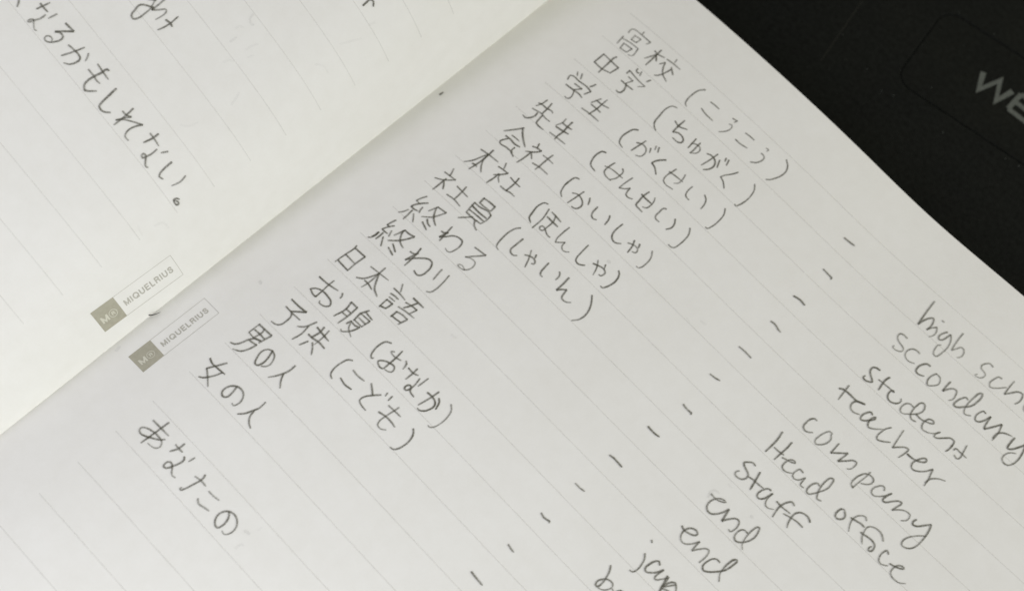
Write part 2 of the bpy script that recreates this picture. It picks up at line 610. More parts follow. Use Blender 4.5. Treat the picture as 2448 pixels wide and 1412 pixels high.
# handwriting, digitised stroke by stroke in page coordinates (rows): x across the page from the gutter, y up along it
INK = [
 ('R','entry','high_school',[
  '2.038,11.545 2.023,11.606 2.029,11.689 2.083,11.718 2.302,11.731 2.592,11.730* 2.586,11.674 2.555,11.618',
  '2.286,11.837 2.300,11.745',
  '2.207,11.595* 2.220,11.442* 2.363,11.463* 2.381,11.615* 2.207,11.595',
  '2.026,11.364 2.062,11.108',
  '2.047,11.305 2.235,11.351 2.521,11.367* 2.538,11.085 2.476,11.060',
  '2.177,11.226* 2.207,11.056* 2.392,11.081* 2.425,11.250* 2.177,11.226',
  '2.835,11.630 2.941,11.614 3.117,11.663',
  '2.923,11.760 2.937,11.594 2.957,11.165',
  '2.942,11.600 2.900,11.507 2.808,11.288',
  '2.916,11.586 3.052,11.438',
  '3.361,11.852 3.381,11.754',
  '3.196,11.678 3.373,11.699 3.600,11.704',
  '3.167,11.443 3.228,11.579* 3.303,11.409 3.398,11.293 3.601,11.198',
  '3.582,11.459 3.419,11.586',
  '3.459,11.542 3.409,11.306 3.353,11.167 3.295,11.109',
  '4.393,11.750 4.316,11.651 4.275,11.442 4.292,11.196 4.332,11.096 4.394,11.065',
  '4.713,11.601 4.832,11.617 4.971,11.617',
  '4.684,11.298 4.854,11.262 5.077,11.259',
  '5.378,11.682 5.494,11.715* 5.466,11.631',
  '5.424,11.503 5.474,11.532 5.526,11.462 5.514,11.348 5.466,11.248 5.393,11.157',
  '5.845,11.627 5.967,11.645 6.104,11.646',
  '5.802,11.309 5.937,11.307 6.136,11.354',
  '6.451,11.713 6.522,11.719 6.515,11.662',
  '6.462,11.515 6.561,11.507 6.599,11.452 6.592,11.344 6.539,11.225 6.442,11.141',
  '6.983,11.860 7.108,11.765 7.181,11.623 7.177,11.434 7.114,11.247 7.065,11.148 7.003,11.089',
 ]),
 ('R','entry','secondary',[
  '2.064,10.633 2.063,10.294',
  '2.064,10.633 2.318,10.613 2.571,10.602* 2.537,10.349',
  '2.063,10.294 2.322,10.288 2.537,10.349',
  '2.329,10.800 2.303,10.716 2.312,10.607 2.326,10.308 2.336,10.155',
  '2.811,10.641 2.808,10.757* 3.107,10.708 3.358,10.698* 3.250,10.566',
  '2.903,10.940 2.921,10.870 2.984,10.852 3.001,10.871',
  '3.026,10.944 3.069,10.829',
  '3.328,10.930 3.297,10.827',
  '2.907,10.601 3.060,10.597* 2.994,10.432',
  '2.994,10.432 3.072,10.299 3.090,10.157 3.051,10.100 2.972,10.098',
  '2.868,10.394 3.052,10.395 3.222,10.411',
  '4.273,10.857 4.170,10.806 4.124,10.681 4.147,10.357 4.199,10.128 4.264,10.059 4.351,10.015',
  '4.494,10.555 4.636,10.516 4.839,10.607',
  '4.638,10.738 4.637,10.489 4.656,10.295* 4.764,10.377 4.908,10.370 4.976,10.321 4.988,10.234 4.920,10.184 4.765,10.177',
  '5.157,10.587 5.190,10.263',
  '5.167,10.413 5.247,10.476 5.377,10.484 5.428,10.416 5.420,10.312 5.311,10.195',
  '5.300,10.581 5.308,10.434 5.319,10.247 5.311,10.195',
  '5.780,10.682 5.766,10.510 5.714,10.167',
  '5.604,10.498 5.693,10.539 5.824,10.521 5.905,10.445 5.935,10.324 5.900,10.213 5.828,10.116',
  '5.917,10.600 6.007,10.408',
  '5.989,10.755 6.022,10.680',
  '6.065,10.772 6.114,10.630',
  '6.428,10.700 6.364,10.556 6.256,10.373 6.228,10.291* 6.326,10.259 6.484,10.135',
  '6.905,10.778 6.992,10.669 7.046,10.482 7.050,10.251 7.011,10.068 6.984,10.009 6.944,10.017',
 ]),
 ('R','entry','student',[
  '1.975,9.460 1.938,9.583 1.955,9.602 2.214,9.620 2.434,9.643 2.588,9.614* 2.531,9.443',
  '1.990,9.789 2.058,9.700',
  '2.106,9.827 2.176,9.697',
  '2.527,9.849 2.515,9.777 2.482,9.702',
  '2.176,9.490 2.394,9.510* 2.275,9.349',
  '2.281,9.355 2.346,9.251 2.375,9.123 2.344,9.060 2.259,9.053',
  '2.050,9.321 2.295,9.341 2.441,9.357 2.556,9.332',
  '2.893,9.651 2.853,9.540 2.804,9.398',
  '2.853,9.540 3.035,9.555 3.185,9.602',
  '2.838,9.362 3.013,9.371 3.135,9.364',
  '3.011,9.738 3.011,9.543 3.013,9.371 2.985,9.122',
  '2.763,9.119 2.983,9.149 3.140,9.152 3.267,9.152',
  '4.069,9.697 3.994,9.634 3.946,9.465 3.938,9.255 4.008,9.108 4.136,9.070',
  '4.395,9.623 4.376,9.472 4.337,9.172',
  '4.284,9.424 4.375,9.485 4.475,9.501 4.561,9.458 4.610,9.345 4.589,9.221 4.498,9.159',
  '4.607,9.568 4.667,9.467',
  '4.655,9.708 4.699,9.617',
  '4.727,9.734 4.790,9.622',
  '5.058,9.612 4.967,9.501 4.909,9.392 4.891,9.301* 4.993,9.278 5.159,9.161',
  '5.391,9.625 5.366,9.456 5.351,9.300 5.388,9.175 5.478,9.139 5.686,9.172',
  '5.325,9.450 5.523,9.483 5.715,9.496',
  '5.635,9.682 5.679,9.511 5.674,9.393 5.608,9.317',
  '5.956,9.585 5.960,9.404 6.000,9.299 6.066,9.265 6.128,9.267',
  '6.301,9.646 6.394,9.587 6.464,9.448 6.479,9.314',
  '6.862,9.757 6.930,9.658 6.976,9.384 6.957,9.158 6.919,9.052 6.876,9.050',
 ]),
 ('R','entry','teacher',[
  '2.054,8.668 2.038,8.505 1.984,8.359',
  '1.974,8.465 2.052,8.491 2.224,8.492 2.337,8.529 2.390,8.502',
  '2.197,8.679 2.225,8.478 2.235,8.302',
  '1.980,8.245 2.241,8.295 2.378,8.273 2.505,8.284',
  '2.142,8.243 2.164,8.138 2.120,8.018 2.042,7.933 1.959,7.943',
  '2.274,8.273 2.295,8.109 2.314,8.030 2.414,7.998 2.553,8.009',
  '2.718,8.621 2.734,8.510 2.677,8.318',
  '2.736,8.483 2.881,8.488 3.005,8.513',
  '2.706,8.293 2.906,8.331 3.036,8.362',
  '2.881,8.666 2.894,8.474 2.913,8.324 2.909,8.078 2.919,8.033',
  '2.723,8.069 2.920,8.091 3.165,8.110',
  '3.978,8.672 3.901,8.633 3.877,8.562 3.898,8.277 3.953,8.172 4.136,8.124',
  '4.308,8.633 4.282,8.449 4.306,8.268 4.410,8.220 4.554,8.224',
  '4.212,8.398 4.312,8.442 4.698,8.479',
  '4.539,8.659 4.594,8.625 4.615,8.482 4.596,8.335 4.537,8.241',
  '4.859,8.664 4.831,8.424 4.825,8.238* 4.931,8.318 5.008,8.428* 5.026,8.289 5.065,8.224 5.142,8.216 5.230,8.262',
  '5.369,8.697 5.351,8.511 5.373,8.331 5.392,8.215 5.497,8.200 5.611,8.194',
  '5.298,8.518 5.410,8.509 5.630,8.516',
  '5.568,8.691 5.613,8.606 5.633,8.464 5.611,8.343 5.538,8.301',
  '5.938,8.683 5.890,8.650 5.886,8.509 5.906,8.342 5.949,8.309 6.046,8.313',
  '6.260,8.653 6.328,8.556 6.352,8.421 6.295,8.301',
  '6.650,8.749 6.734,8.617 6.765,8.438 6.762,8.247 6.737,8.106 6.696,8.065 6.602,8.058',
 ]),
 ('R','entry','company',[
  '2.221,7.705 2.192,7.653 1.962,7.303',
  '2.205,7.682 2.322,7.555 2.472,7.437 2.597,7.356',
  '2.176,7.353 2.291,7.365 2.390,7.361',
  '2.084,7.238 2.223,7.248 2.400,7.231 2.509,7.259',
  '2.168,7.210 2.119,7.121 2.096,7.039 2.118,7.006 2.328,7.025 2.508,7.027',
  '2.448,7.158 2.459,7.043 2.498,7.003 2.592,6.966',
  '2.765,7.663 2.811,7.546',
  '2.712,7.500 2.823,7.545 2.939,7.556* 2.874,7.447 2.692,7.282',
  '2.797,7.362 2.788,7.114 2.763,6.919',
  '2.804,7.355 2.927,7.240',
  '3.195,7.680 3.185,7.514 3.186,7.210 3.182,7.108',
  '3.042,7.508 3.190,7.521 3.348,7.522',
  '3.022,7.174 3.191,7.216 3.321,7.223 3.460,7.221',
  '3.926,7.339 3.966,7.192 3.998,7.118 4.088,7.056',
  '3.921,7.438 3.922,7.389 3.926,7.339',
  '4.348,7.537 4.333,7.376 4.296,7.052',
  '4.194,7.313 4.256,7.362 4.351,7.382 4.482,7.340 4.557,7.262 4.555,7.124 4.501,7.063 4.426,7.046',
  '4.559,7.523 4.602,7.463 4.643,7.373',
  '4.835,7.492 4.870,7.266 4.902,7.222 4.979,7.201 5.039,7.237',
  '5.180,7.552 5.222,7.478 5.258,7.299',
  '5.527,7.616 5.521,7.389 5.553,7.239 5.626,7.162 5.730,7.147 5.840,7.233',
  '5.998,7.528 6.061,7.391 6.097,7.199',
  '5.939,7.372 6.047,7.429 6.172,7.439 6.220,7.401 6.222,7.316 6.155,7.287',
  '6.144,7.553 6.166,7.512 6.186,7.468',
  '6.459,7.647 6.551,7.502 6.578,7.295 6.552,7.134 6.520,7.097 6.475,7.093',
  '4.041,7.690 3.969,7.658 3.931,7.509 3.937,7.362',
 ]),
 ('R','entry','head_office',[
  '1.952,6.546 2.176,6.579 2.459,6.597',
  '2.167,6.737 2.176,6.579 2.177,6.302 2.140,5.971',
  '2.158,6.574 2.102,6.401 2.026,6.179 1.923,6.027',
  '2.171,6.560 2.194,6.377 2.281,6.221 2.384,6.114',
  '2.085,6.132 2.143,6.154 2.210,6.144',
  '2.614,6.712 2.650,6.641 2.687,6.558',
  '2.558,6.520 2.703,6.542 2.831,6.551* 2.758,6.429 2.632,6.281',
  '2.696,6.388 2.697,6.238 2.670,6.016',
  '2.714,6.394 2.760,6.308 2.853,6.231',
  '3.095,6.652 3.120,6.501 3.121,6.202',
  '2.952,6.521 3.120,6.501 3.261,6.508',
  '2.953,6.187 3.116,6.196 3.224,6.235 3.352,6.233',
  '4.016,6.676 3.950,6.651 3.895,6.499 3.933,6.231 3.965,6.107 4.074,6.042',
  '4.123,6.602 4.192,6.336 4.199,5.974',
  '4.227,6.596 4.371,6.592 4.525,6.573',
  '4.232,6.434 4.394,6.430 4.562,6.432',
  '4.354,6.586 4.409,6.460 4.414,6.225 4.404,6.098 4.350,6.073 4.301,6.111 4.321,6.182 4.388,6.183 4.484,6.131 4.585,6.098 4.632,6.107',
  '4.763,6.620 4.757,6.360 4.774,6.181 4.808,6.112* 4.881,6.187 4.961,6.278* 4.977,6.158 5.043,6.102 5.117,6.107 5.185,6.171',
  '5.366,6.632 5.387,6.361 5.415,6.182 5.458,6.126 5.550,6.125 5.658,6.209',
  '5.780,6.530 5.869,6.409 5.952,6.190',
  '5.760,6.389 5.856,6.433 6.018,6.474 6.100,6.436 6.105,6.338 6.079,6.295 6.040,6.290',
  '5.973,6.579 6.024,6.480',
  '6.278,6.704 6.340,6.657 6.394,6.537 6.407,6.395 6.380,6.261 6.358,6.192 6.309,6.115 6.263,6.116',
 ]),
 ('R','entry','staff',[
  '1.896,5.707 1.935,5.624 1.970,5.511',
  '1.820,5.501 1.987,5.516 2.141,5.533* 1.995,5.374 1.894,5.293 1.777,5.229',
  '1.968,5.400 1.964,5.314 1.966,5.178 1.962,4.976',
  '1.970,5.319 2.043,5.248 2.108,5.155',
  '2.438,5.584 2.461,5.431 2.480,5.154',
  '2.285,5.443 2.461,5.431 2.639,5.424',
  '2.276,5.120 2.475,5.149 2.693,5.124',
  '2.923,5.683 2.937,5.523',
  '2.923,5.683 3.075,5.702 3.250,5.709* 3.262,5.561',
  '2.937,5.523 3.113,5.529 3.252,5.549',
  '2.856,5.446 2.885,5.237 2.900,5.133',
  '2.862,5.440 3.014,5.447 3.273,5.505 3.345,5.479* 3.364,5.325 3.340,5.180',
  '2.907,5.126 3.112,5.126 3.331,5.156',
  '2.882,5.341 3.106,5.333 3.326,5.351',
  '2.910,5.224 3.108,5.242 3.323,5.253',
  '3.089,5.148 2.990,5.022 2.882,4.893',
  '3.184,5.126 3.235,5.049 3.307,4.996 3.381,4.972',
  '4.022,5.764 3.967,5.695 3.926,5.555 3.925,5.263 3.955,5.086 3.989,5.019 4.066,5.000',
  '4.256,5.609 4.251,5.365 4.263,5.195 4.312,5.158 4.409,5.163 4.453,5.213',
  '4.588,5.548 4.692,5.364 4.780,5.151',
  '4.570,5.362 4.651,5.417 4.778,5.447 4.843,5.416 4.864,5.349 4.820,5.326',
  '4.742,5.556 4.775,5.484',
  '5.072,5.623 5.092,5.425 5.123,5.304 5.164,5.273 5.207,5.275',
  '5.392,5.655 5.432,5.627 5.465,5.548 5.469,5.457',
  '5.636,5.715 5.654,5.491 5.655,5.286* 5.730,5.391 5.812,5.463* 5.833,5.333 5.866,5.242 5.940,5.224 6.022,5.253 6.084,5.315',
  '6.288,5.802 6.380,5.696 6.498,5.472 6.519,5.268 6.486,5.143 6.403,5.024',
 ]),
 ('R','entry','finish',[
  '2.004,4.745 1.948,4.617 1.918,4.503* 2.023,4.490',
  '2.146,4.642 2.047,4.521 1.980,4.409 1.944,4.308* 2.027,4.298 2.131,4.330',
  '2.144,4.471 2.169,4.359 2.189,4.322',
  '2.040,4.246 2.052,4.098 2.061,3.948',
  '1.963,4.195 1.935,4.101 1.861,3.986',
  '2.127,4.206 2.264,4.048',
  '2.376,4.744 2.306,4.513',
  '2.382,4.738 2.609,4.772* 2.547,4.610 2.473,4.462 2.303,4.296',
  '2.367,4.708 2.434,4.566 2.526,4.454 2.675,4.365',
  '2.438,4.336 2.526,4.267 2.615,4.253',
  '2.411,4.209 2.611,4.135',
  '2.956,4.621 2.976,4.458 3.015,4.167',
  '2.874,4.363 2.942,4.381 2.998,4.448',
  '3.001,4.445 2.942,4.227* 3.044,4.348 3.148,4.489 3.294,4.546 3.370,4.538 3.426,4.417 3.417,4.249 3.378,4.133 3.325,4.108 3.246,4.125',
  '3.675,4.642 3.986,4.688* 3.861,4.522 3.696,4.312* 3.803,4.380 3.946,4.383 3.986,4.311 3.984,4.180 3.915,4.072 3.796,4.034 3.732,4.041 3.742,4.086 3.830,4.111 3.915,4.072',
 ]),
 ('R','entry','ending',[
  '1.969,3.796 1.944,3.689 1.925,3.577* 1.997,3.574',
  '2.052,3.673 1.981,3.557 1.926,3.418* 2.018,3.413 2.088,3.422',
  '2.107,3.534 2.161,3.396',
  '2.011,3.365 2.015,3.264 2.010,3.140',
  '1.929,3.303 1.934,3.190 1.911,3.121',
  '2.089,3.292 2.216,3.101',
  '2.300,3.762 2.227,3.506',
  '2.302,3.772 2.413,3.774 2.567,3.811* 2.509,3.682 2.414,3.512 2.228,3.311',
  '2.282,3.737 2.355,3.579 2.453,3.476 2.591,3.430',
  '2.367,3.330 2.549,3.229',
  '2.362,3.195 2.563,3.133',
  '1.931,3.301 1.926,3.155 1.909,3.085 1.863,3.043',
  '2.876,3.717 2.912,3.535 2.934,3.158',
  '2.772,3.485 2.857,3.501 2.931,3.582',
  '2.916,3.553 2.868,3.383 2.842,3.256* 2.914,3.382 3.066,3.562 3.173,3.654 3.287,3.664 3.352,3.580 3.383,3.409 3.359,3.259 3.307,3.201 3.229,3.200 3.172,3.222',
  '3.572,3.700 3.588,3.559 3.619,3.388',
  '3.787,3.715 3.823,3.462 3.828,3.263 3.796,3.120 3.732,3.075',
 ]),
 ('R','entry','japanese',[
  '1.847,2.704 1.861,2.628 1.838,2.383 1.820,2.157 1.815,2.087',
  '1.883,2.639 2.181,2.648* 2.161,2.369 2.167,2.131',
  '1.838,2.151 2.167,2.131',
  '1.857,2.377 2.156,2.363',
  '2.449,2.577 2.696,2.602 2.957,2.632',
  '2.690,2.788 2.696,2.602 2.704,2.254 2.679,2.087',
  '2.697,2.590 2.637,2.423 2.539,2.239 2.431,2.160',
  '2.703,2.584 2.799,2.409 2.898,2.263 3.072,2.175',
  '2.604,2.242 2.717,2.242 2.869,2.206',
  '3.246,2.797 3.351,2.633',
  '3.184,2.589 3.383,2.592 3.549,2.574',
  '3.230,2.450 3.330,2.472 3.440,2.474',
  '3.271,2.368 3.423,2.385',
  '3.278,2.288 3.287,2.047',
  '3.278,2.288 3.443,2.301* 3.417,2.115',
  '3.285,2.070 3.417,2.115',
  '3.652,2.743 3.958,2.750',
  '3.797,2.722 3.751,2.584 3.674,2.423',
  '3.613,2.545 3.751,2.584 3.913,2.600* 3.861,2.417',
  '3.578,2.355 3.733,2.388 4.000,2.422',
  '3.638,2.245 3.635,2.068',
  '3.638,2.245 3.775,2.285 3.933,2.285* 3.877,2.062',
  '3.627,2.097 3.761,2.108 3.888,2.136',
 ]),
 ('R','entry','belly',[
  '1.857,1.568 2.134,1.585 2.386,1.635',
  '2.151,1.736 2.146,1.573 2.160,1.373 2.163,1.174* 2.059,1.176 1.943,1.229* 2.015,1.319 2.154,1.379 2.339,1.377 2.486,1.335 2.539,1.255 2.490,1.176 2.380,1.132 2.316,1.139 2.301,1.173',
  '2.506,1.664 2.546,1.613 2.557,1.550',
  '2.798,1.662 2.839,1.468 2.782,1.157',
  '2.798,1.662 2.986,1.666* 2.990,1.360 2.969,1.100',
  '2.839,1.468 2.969,1.473',
  '2.867,1.349 2.990,1.360',
  '3.211,1.813 3.131,1.626* 3.150,1.410',
  '3.201,1.728 3.412,1.710',
  '3.148,1.631 3.411,1.647* 3.380,1.427',
  '3.149,1.421 3.380,1.427',
  '3.190,1.529 3.393,1.528',
  '3.127,1.348 3.103,1.235',
  '3.139,1.348 3.264,1.336 3.366,1.387* 3.318,1.224 3.234,1.094 3.150,1.027 3.125,1.049',
  '3.160,1.297 3.208,1.201 3.391,1.094',
  '4.102,1.640 4.004,1.585 3.960,1.439 3.978,1.214 4.019,1.114 4.082,1.086 4.090,1.120',
  '4.295,1.553 4.243,1.508 4.306,1.480 4.422,1.486 4.538,1.523',
  '4.405,1.691 4.422,1.486 4.422,1.257 4.402,1.089 4.298,1.083 4.215,1.149 4.278,1.225 4.419,1.301 4.550,1.314 4.599,1.247 4.593,1.180 4.530,1.135 4.460,1.117',
  '4.629,1.595 4.682,1.556 4.713,1.426',
  '4.781,1.525 4.931,1.519 5.040,1.562',
  '4.922,1.653 4.931,1.519 4.924,1.306',
  '5.244,1.673 5.224,1.399',
  '5.122,1.538 5.157,1.337 5.153,1.237 5.111,1.131 5.067,1.130 5.045,1.213 5.090,1.275 5.135,1.264 5.189,1.181 5.327,1.156',
  '5.623,1.638 5.602,1.448 5.536,1.103',
  '5.464,1.443 5.585,1.454 5.728,1.422 5.787,1.345 5.773,1.212 5.717,1.098 5.633,1.033 5.582,1.035',
  '5.732,1.534 5.789,1.490 5.859,1.319',
  '6.006,1.635 6.093,1.566 6.165,1.340 6.156,1.119 6.115,0.991 6.046,0.932 6.016,0.940',
 ]),
 ('R','entry','child',[
  '1.859,0.749 2.055,0.746 2.311,0.772* 2.182,0.653 2.070,0.549',
  '2.070,0.549 2.139,0.487 2.169,0.297 2.137,0.143 2.065,0.086 1.957,0.070',
  '1.900,0.542 2.088,0.532 2.348,0.544',
  '2.636,0.775 2.593,0.630 2.535,0.498 2.427,0.402',
  '2.592,0.580 2.620,0.340 2.581,0.121',
  '2.842,0.814 2.866,0.669 2.830,0.446',
  '2.975,0.836 2.998,0.652 2.999,0.385',
  '2.739,0.702 2.893,0.685 3.143,0.663',
  '2.734,0.451 2.874,0.457 3.018,0.490 3.209,0.480',
  '2.847,0.329 2.785,0.141',
  '2.938,0.379 3.042,0.285 3.130,0.175',
  '3.829,0.736 3.762,0.691 3.711,0.533 3.711,0.268 3.752,0.170 3.836,0.130',
  '4.010,0.597 4.170,0.582 4.344,0.606',
  '3.960,0.274 4.120,0.240 4.299,0.270',
  '4.498,0.680 4.705,0.528',
  '4.824,0.654 4.712,0.512 4.610,0.340 4.607,0.231 4.697,0.189 4.855,0.175',
  '4.892,0.787 4.910,0.719',
  '5.018,0.814 5.026,0.693',
  '5.299,0.747 5.273,0.565 5.247,0.384 5.243,0.204 5.273,0.145 5.387,0.131 5.471,0.196',
  '5.118,0.617 5.274,0.625 5.463,0.634',
  '5.076,0.359 5.251,0.401 5.424,0.404 5.554,0.384',
  '5.855,0.647 5.917,0.599 5.991,0.426 5.991,0.241 5.952,0.094 5.899,0.021 5.821,0.003',
 ]),
 ('R','entry','man',[
  '1.827,-0.172 1.817,-0.461* 1.990,-0.472 2.155,-0.417',
  '1.827,-0.172 2.215,-0.158* 2.155,-0.467',
  '1.861,-0.329 2.008,-0.318 2.163,-0.324',
  '1.985,-0.171 2.017,-0.235 2.010,-0.329 1.980,-0.483',
  '2.149,-0.412 2.019,-0.458* 1.947,-0.575 1.893,-0.747 1.825,-0.867 1.727,-0.911',
  '1.956,-0.582 2.062,-0.566 2.162,-0.544* 2.118,-0.724 2.033,-0.888 1.882,-0.976',
  '2.497,-0.378 2.544,-0.520 2.573,-0.706 2.515,-0.853 2.459,-0.853 2.398,-0.750 2.354,-0.532 2.401,-0.433 2.487,-0.389 2.596,-0.416 2.667,-0.508 2.701,-0.639 2.671,-0.732 2.607,-0.794',
  '3.087,-0.257 3.093,-0.407 3.050,-0.568 2.987,-0.712 2.898,-0.852',
  '3.057,-0.565 3.130,-0.700 3.247,-0.833',
 ]),
 ('R','entry','woman',[
  '1.718,-1.476 1.796,-1.513 2.001,-1.512 2.207,-1.493',
  '2.046,-1.291 1.953,-1.471 1.842,-1.680* 1.977,-1.775 2.180,-1.938',
  '2.149,-1.502 2.090,-1.667 2.009,-1.812 1.954,-1.882 1.879,-1.931',
  '2.604,-1.483 2.640,-1.632 2.631,-1.819 2.562,-1.857 2.484,-1.800 2.475,-1.645 2.533,-1.540 2.636,-1.472 2.769,-1.470 2.852,-1.522 2.918,-1.638 2.917,-1.755 2.880,-1.830 2.827,-1.817',
  '3.287,-1.284 3.297,-1.460 3.245,-1.610 3.173,-1.782 3.089,-1.884',
  '3.271,-1.594 3.312,-1.747 3.396,-1.840 3.505,-1.895',
 ]),
 ('R','entry','yours',[
  '1.984,-3.278 2.216,-3.272 2.469,-3.265',
  '2.251,-3.074 2.238,-3.271 2.220,-3.577 2.203,-3.778',
  '2.486,-3.373 2.427,-3.447 2.278,-3.549 2.142,-3.625 2.024,-3.660 1.947,-3.616 1.951,-3.543 2.039,-3.484 2.211,-3.438 2.387,-3.432 2.501,-3.470 2.543,-3.561 2.511,-3.629 2.428,-3.673 2.309,-3.687',
  '2.728,-3.283 2.833,-3.295 2.946,-3.286',
  '2.840,-3.140 2.833,-3.295 2.762,-3.462',
  '3.219,-3.185 3.199,-3.319',
  '3.054,-3.329 3.100,-3.368 3.100,-3.481 3.045,-3.642 2.986,-3.761 2.928,-3.778 2.894,-3.703 2.939,-3.610 3.027,-3.627 3.123,-3.725 3.203,-3.773 3.271,-3.755',
  '3.537,-3.435 3.684,-3.409 3.838,-3.409',
  '3.652,-3.265 3.677,-3.328 3.644,-3.563 3.588,-3.779 3.557,-3.846 3.518,-3.832 3.531,-3.796',
  '3.974,-3.439 4.111,-3.434 4.257,-3.408',
  '3.941,-3.706 4.022,-3.761 4.141,-3.741 4.286,-3.705',
  '4.574,-3.416 4.646,-3.468 4.702,-3.582 4.712,-3.722 4.677,-3.814 4.609,-3.812 4.513,-3.721 4.481,-3.581 4.533,-3.456 4.614,-3.394 4.765,-3.382 4.858,-3.434 4.926,-3.512 4.952,-3.647 4.923,-3.753 4.869,-3.801 4.800,-3.789',
 ]),
 ('R','word','high_sch',[
  '11.765,11.798 11.801,11.455 11.859,11.047* 11.888,11.210 11.950,11.371 12.017,11.445 12.071,11.362 12.097,11.182 12.083,11.093* 12.125,11.199 12.212,11.322* 12.274,11.221 12.278,11.083 12.236,11.004',
  '12.194,11.551 12.242,11.551',
  '12.451,11.405 12.406,11.316 12.393,11.147 12.437,11.117 12.504,11.191 12.527,11.321 12.545,11.418* 12.615,11.340 12.684,11.158 12.686,10.930 12.623,10.720 12.558,10.738 12.510,10.864 12.501,10.982 12.543,11.034',
  '12.724,11.654 12.747,11.383 12.792,11.124* 12.848,11.225 12.921,11.357 12.992,11.345 13.050,11.230 13.048,11.152 13.001,11.079',
  '13.706,11.521 13.614,11.534 13.548,11.461 13.508,11.353 13.555,11.278 13.657,11.264 13.710,11.222 13.702,11.125 13.647,11.064 13.539,11.046 13.567,11.102',
  '14.022,11.439 13.957,11.431 13.917,11.323 13.901,11.130 13.964,11.075 14.068,11.151 14.224,11.347',
  '14.263,11.603 14.273,11.389 14.294,11.187* 14.384,11.322 14.490,11.476 14.581,11.502 14.627,11.428 14.644,11.297 14.609,11.184',
  '14.830,11.451 14.783,11.300 14.820,11.218 14.896,11.202 14.963,11.300 14.947,11.456 14.830,11.451',
 ]),
 ('R','word','secondary_word',[
  '11.903,10.577 11.795,10.587 11.723,10.546 11.723,10.455 11.794,10.379 11.925,10.345 12.021,10.298 12.023,10.223 11.946,10.163 11.847,10.143 11.809,10.165 11.809,10.203',
  '12.342,10.499 12.233,10.507 12.151,10.454 12.100,10.334 12.132,10.216 12.219,10.159 12.317,10.166 12.402,10.210',
  '12.700,10.438 12.624,10.430 12.563,10.350 12.523,10.192 12.555,10.088 12.636,10.076 12.745,10.133',
  '12.916,10.398 12.871,10.273 12.895,10.073 12.943,10.026 13.030,10.097 13.108,10.233 13.082,10.330 13.024,10.391 12.916,10.398',
  '13.258,10.485 13.260,10.325 13.273,10.178* 13.335,10.308 13.418,10.411 13.486,10.424 13.544,10.314 13.557,10.180 13.513,10.106',
  '13.799,10.445 13.746,10.461 13.690,10.375 13.643,10.200 13.652,10.098 13.721,10.100 13.820,10.208 13.947,10.384 13.983,10.573 13.977,10.740 13.942,10.812 13.903,10.783 13.867,10.593 13.861,10.364 13.889,10.197 13.950,10.118 14.004,10.127 14.078,10.188',
  '14.279,10.490 14.221,10.501 14.182,10.420 14.167,10.257 14.212,10.184 14.276,10.193 14.353,10.302 14.413,10.514* 14.434,10.354 14.462,10.213 14.487,10.167* 14.587,10.338 14.700,10.558* 14.733,10.461 14.771,10.307 14.774,10.093',
  '14.755,10.144 14.755,10.302 14.832,10.410 14.944,10.473 15.024,10.499',
  '15.093,10.513 15.097,10.349 15.134,10.195 15.187,10.230 15.276,10.375 15.348,10.538 15.363,10.590* 15.423,10.390 15.456,10.187 15.438,10.001 15.371,9.880 15.246,9.863 15.186,9.917 15.181,10.055 15.237,10.164 15.328,10.239',
 ]),
 ('R','word','student_word',[
  '11.969,9.483 11.881,9.469 11.824,9.424 11.815,9.333 11.874,9.248 11.987,9.172 12.030,9.132 11.987,9.084 11.856,9.040 11.813,9.067 11.822,9.120',
  '12.234,9.515 12.211,9.420 12.249,9.093',
  '12.102,9.287 12.248,9.298 12.405,9.309 12.528,9.309',
  '12.528,9.309 12.496,9.335 12.458,9.268 12.478,9.142 12.552,9.075 12.665,9.088 12.759,9.175 12.775,9.258 12.740,9.306',
  '13.060,9.362 12.969,9.373 12.893,9.315 12.864,9.172 12.893,9.081 12.959,9.055 13.072,9.143 13.203,9.286 13.264,9.414 13.255,9.527 13.177,9.614 13.123,9.591 13.088,9.455 13.091,9.298 13.126,9.165 13.204,9.105 13.304,9.133',
  '13.218,9.279 13.341,9.266 13.469,9.309 13.587,9.366 13.620,9.414 13.562,9.448 13.476,9.403 13.442,9.292 13.461,9.166 13.518,9.107 13.619,9.121 13.764,9.219 13.846,9.345',
  '13.841,9.352 13.801,9.248 13.815,9.167 13.858,9.177 13.993,9.313 14.107,9.425 14.196,9.426 14.225,9.325 14.231,9.188 14.211,9.099',
  '14.457,9.555 14.498,9.360 14.519,9.179 14.486,9.144 14.398,9.167',
  '14.317,9.258 14.319,9.308 14.471,9.318 14.620,9.320',
 ]),
 ('R','word','teacher_word',[
  '11.722,8.660 11.739,8.500 11.770,8.226',
  '11.618,8.441 11.685,8.490 11.815,8.510 12.084,8.511 12.257,8.578',
  '12.251,8.584 12.127,8.534 12.052,8.450 12.051,8.326 12.104,8.262 12.200,8.246 12.318,8.302',
  '12.529,8.522 12.476,8.549 12.422,8.477 12.382,8.300 12.414,8.237 12.478,8.259 12.559,8.360 12.635,8.468 12.625,8.530 12.593,8.494 12.575,8.366 12.600,8.272 12.658,8.226 12.749,8.278 12.911,8.431',
  '13.015,8.605 12.949,8.485 12.925,8.338 12.928,8.197 12.975,8.152 13.050,8.185 13.216,8.319',
  '13.251,8.762 13.289,8.519 13.331,8.265* 13.434,8.389 13.552,8.494 13.604,8.504 13.607,8.375 13.571,8.194',
  '13.660,8.398 13.770,8.399 13.902,8.435 13.997,8.492 14.057,8.569 14.022,8.626 13.963,8.586 13.902,8.460 13.863,8.333 13.900,8.232 13.964,8.207 14.064,8.257 14.155,8.345 14.274,8.549* 14.303,8.435 14.341,8.312 14.371,8.110',
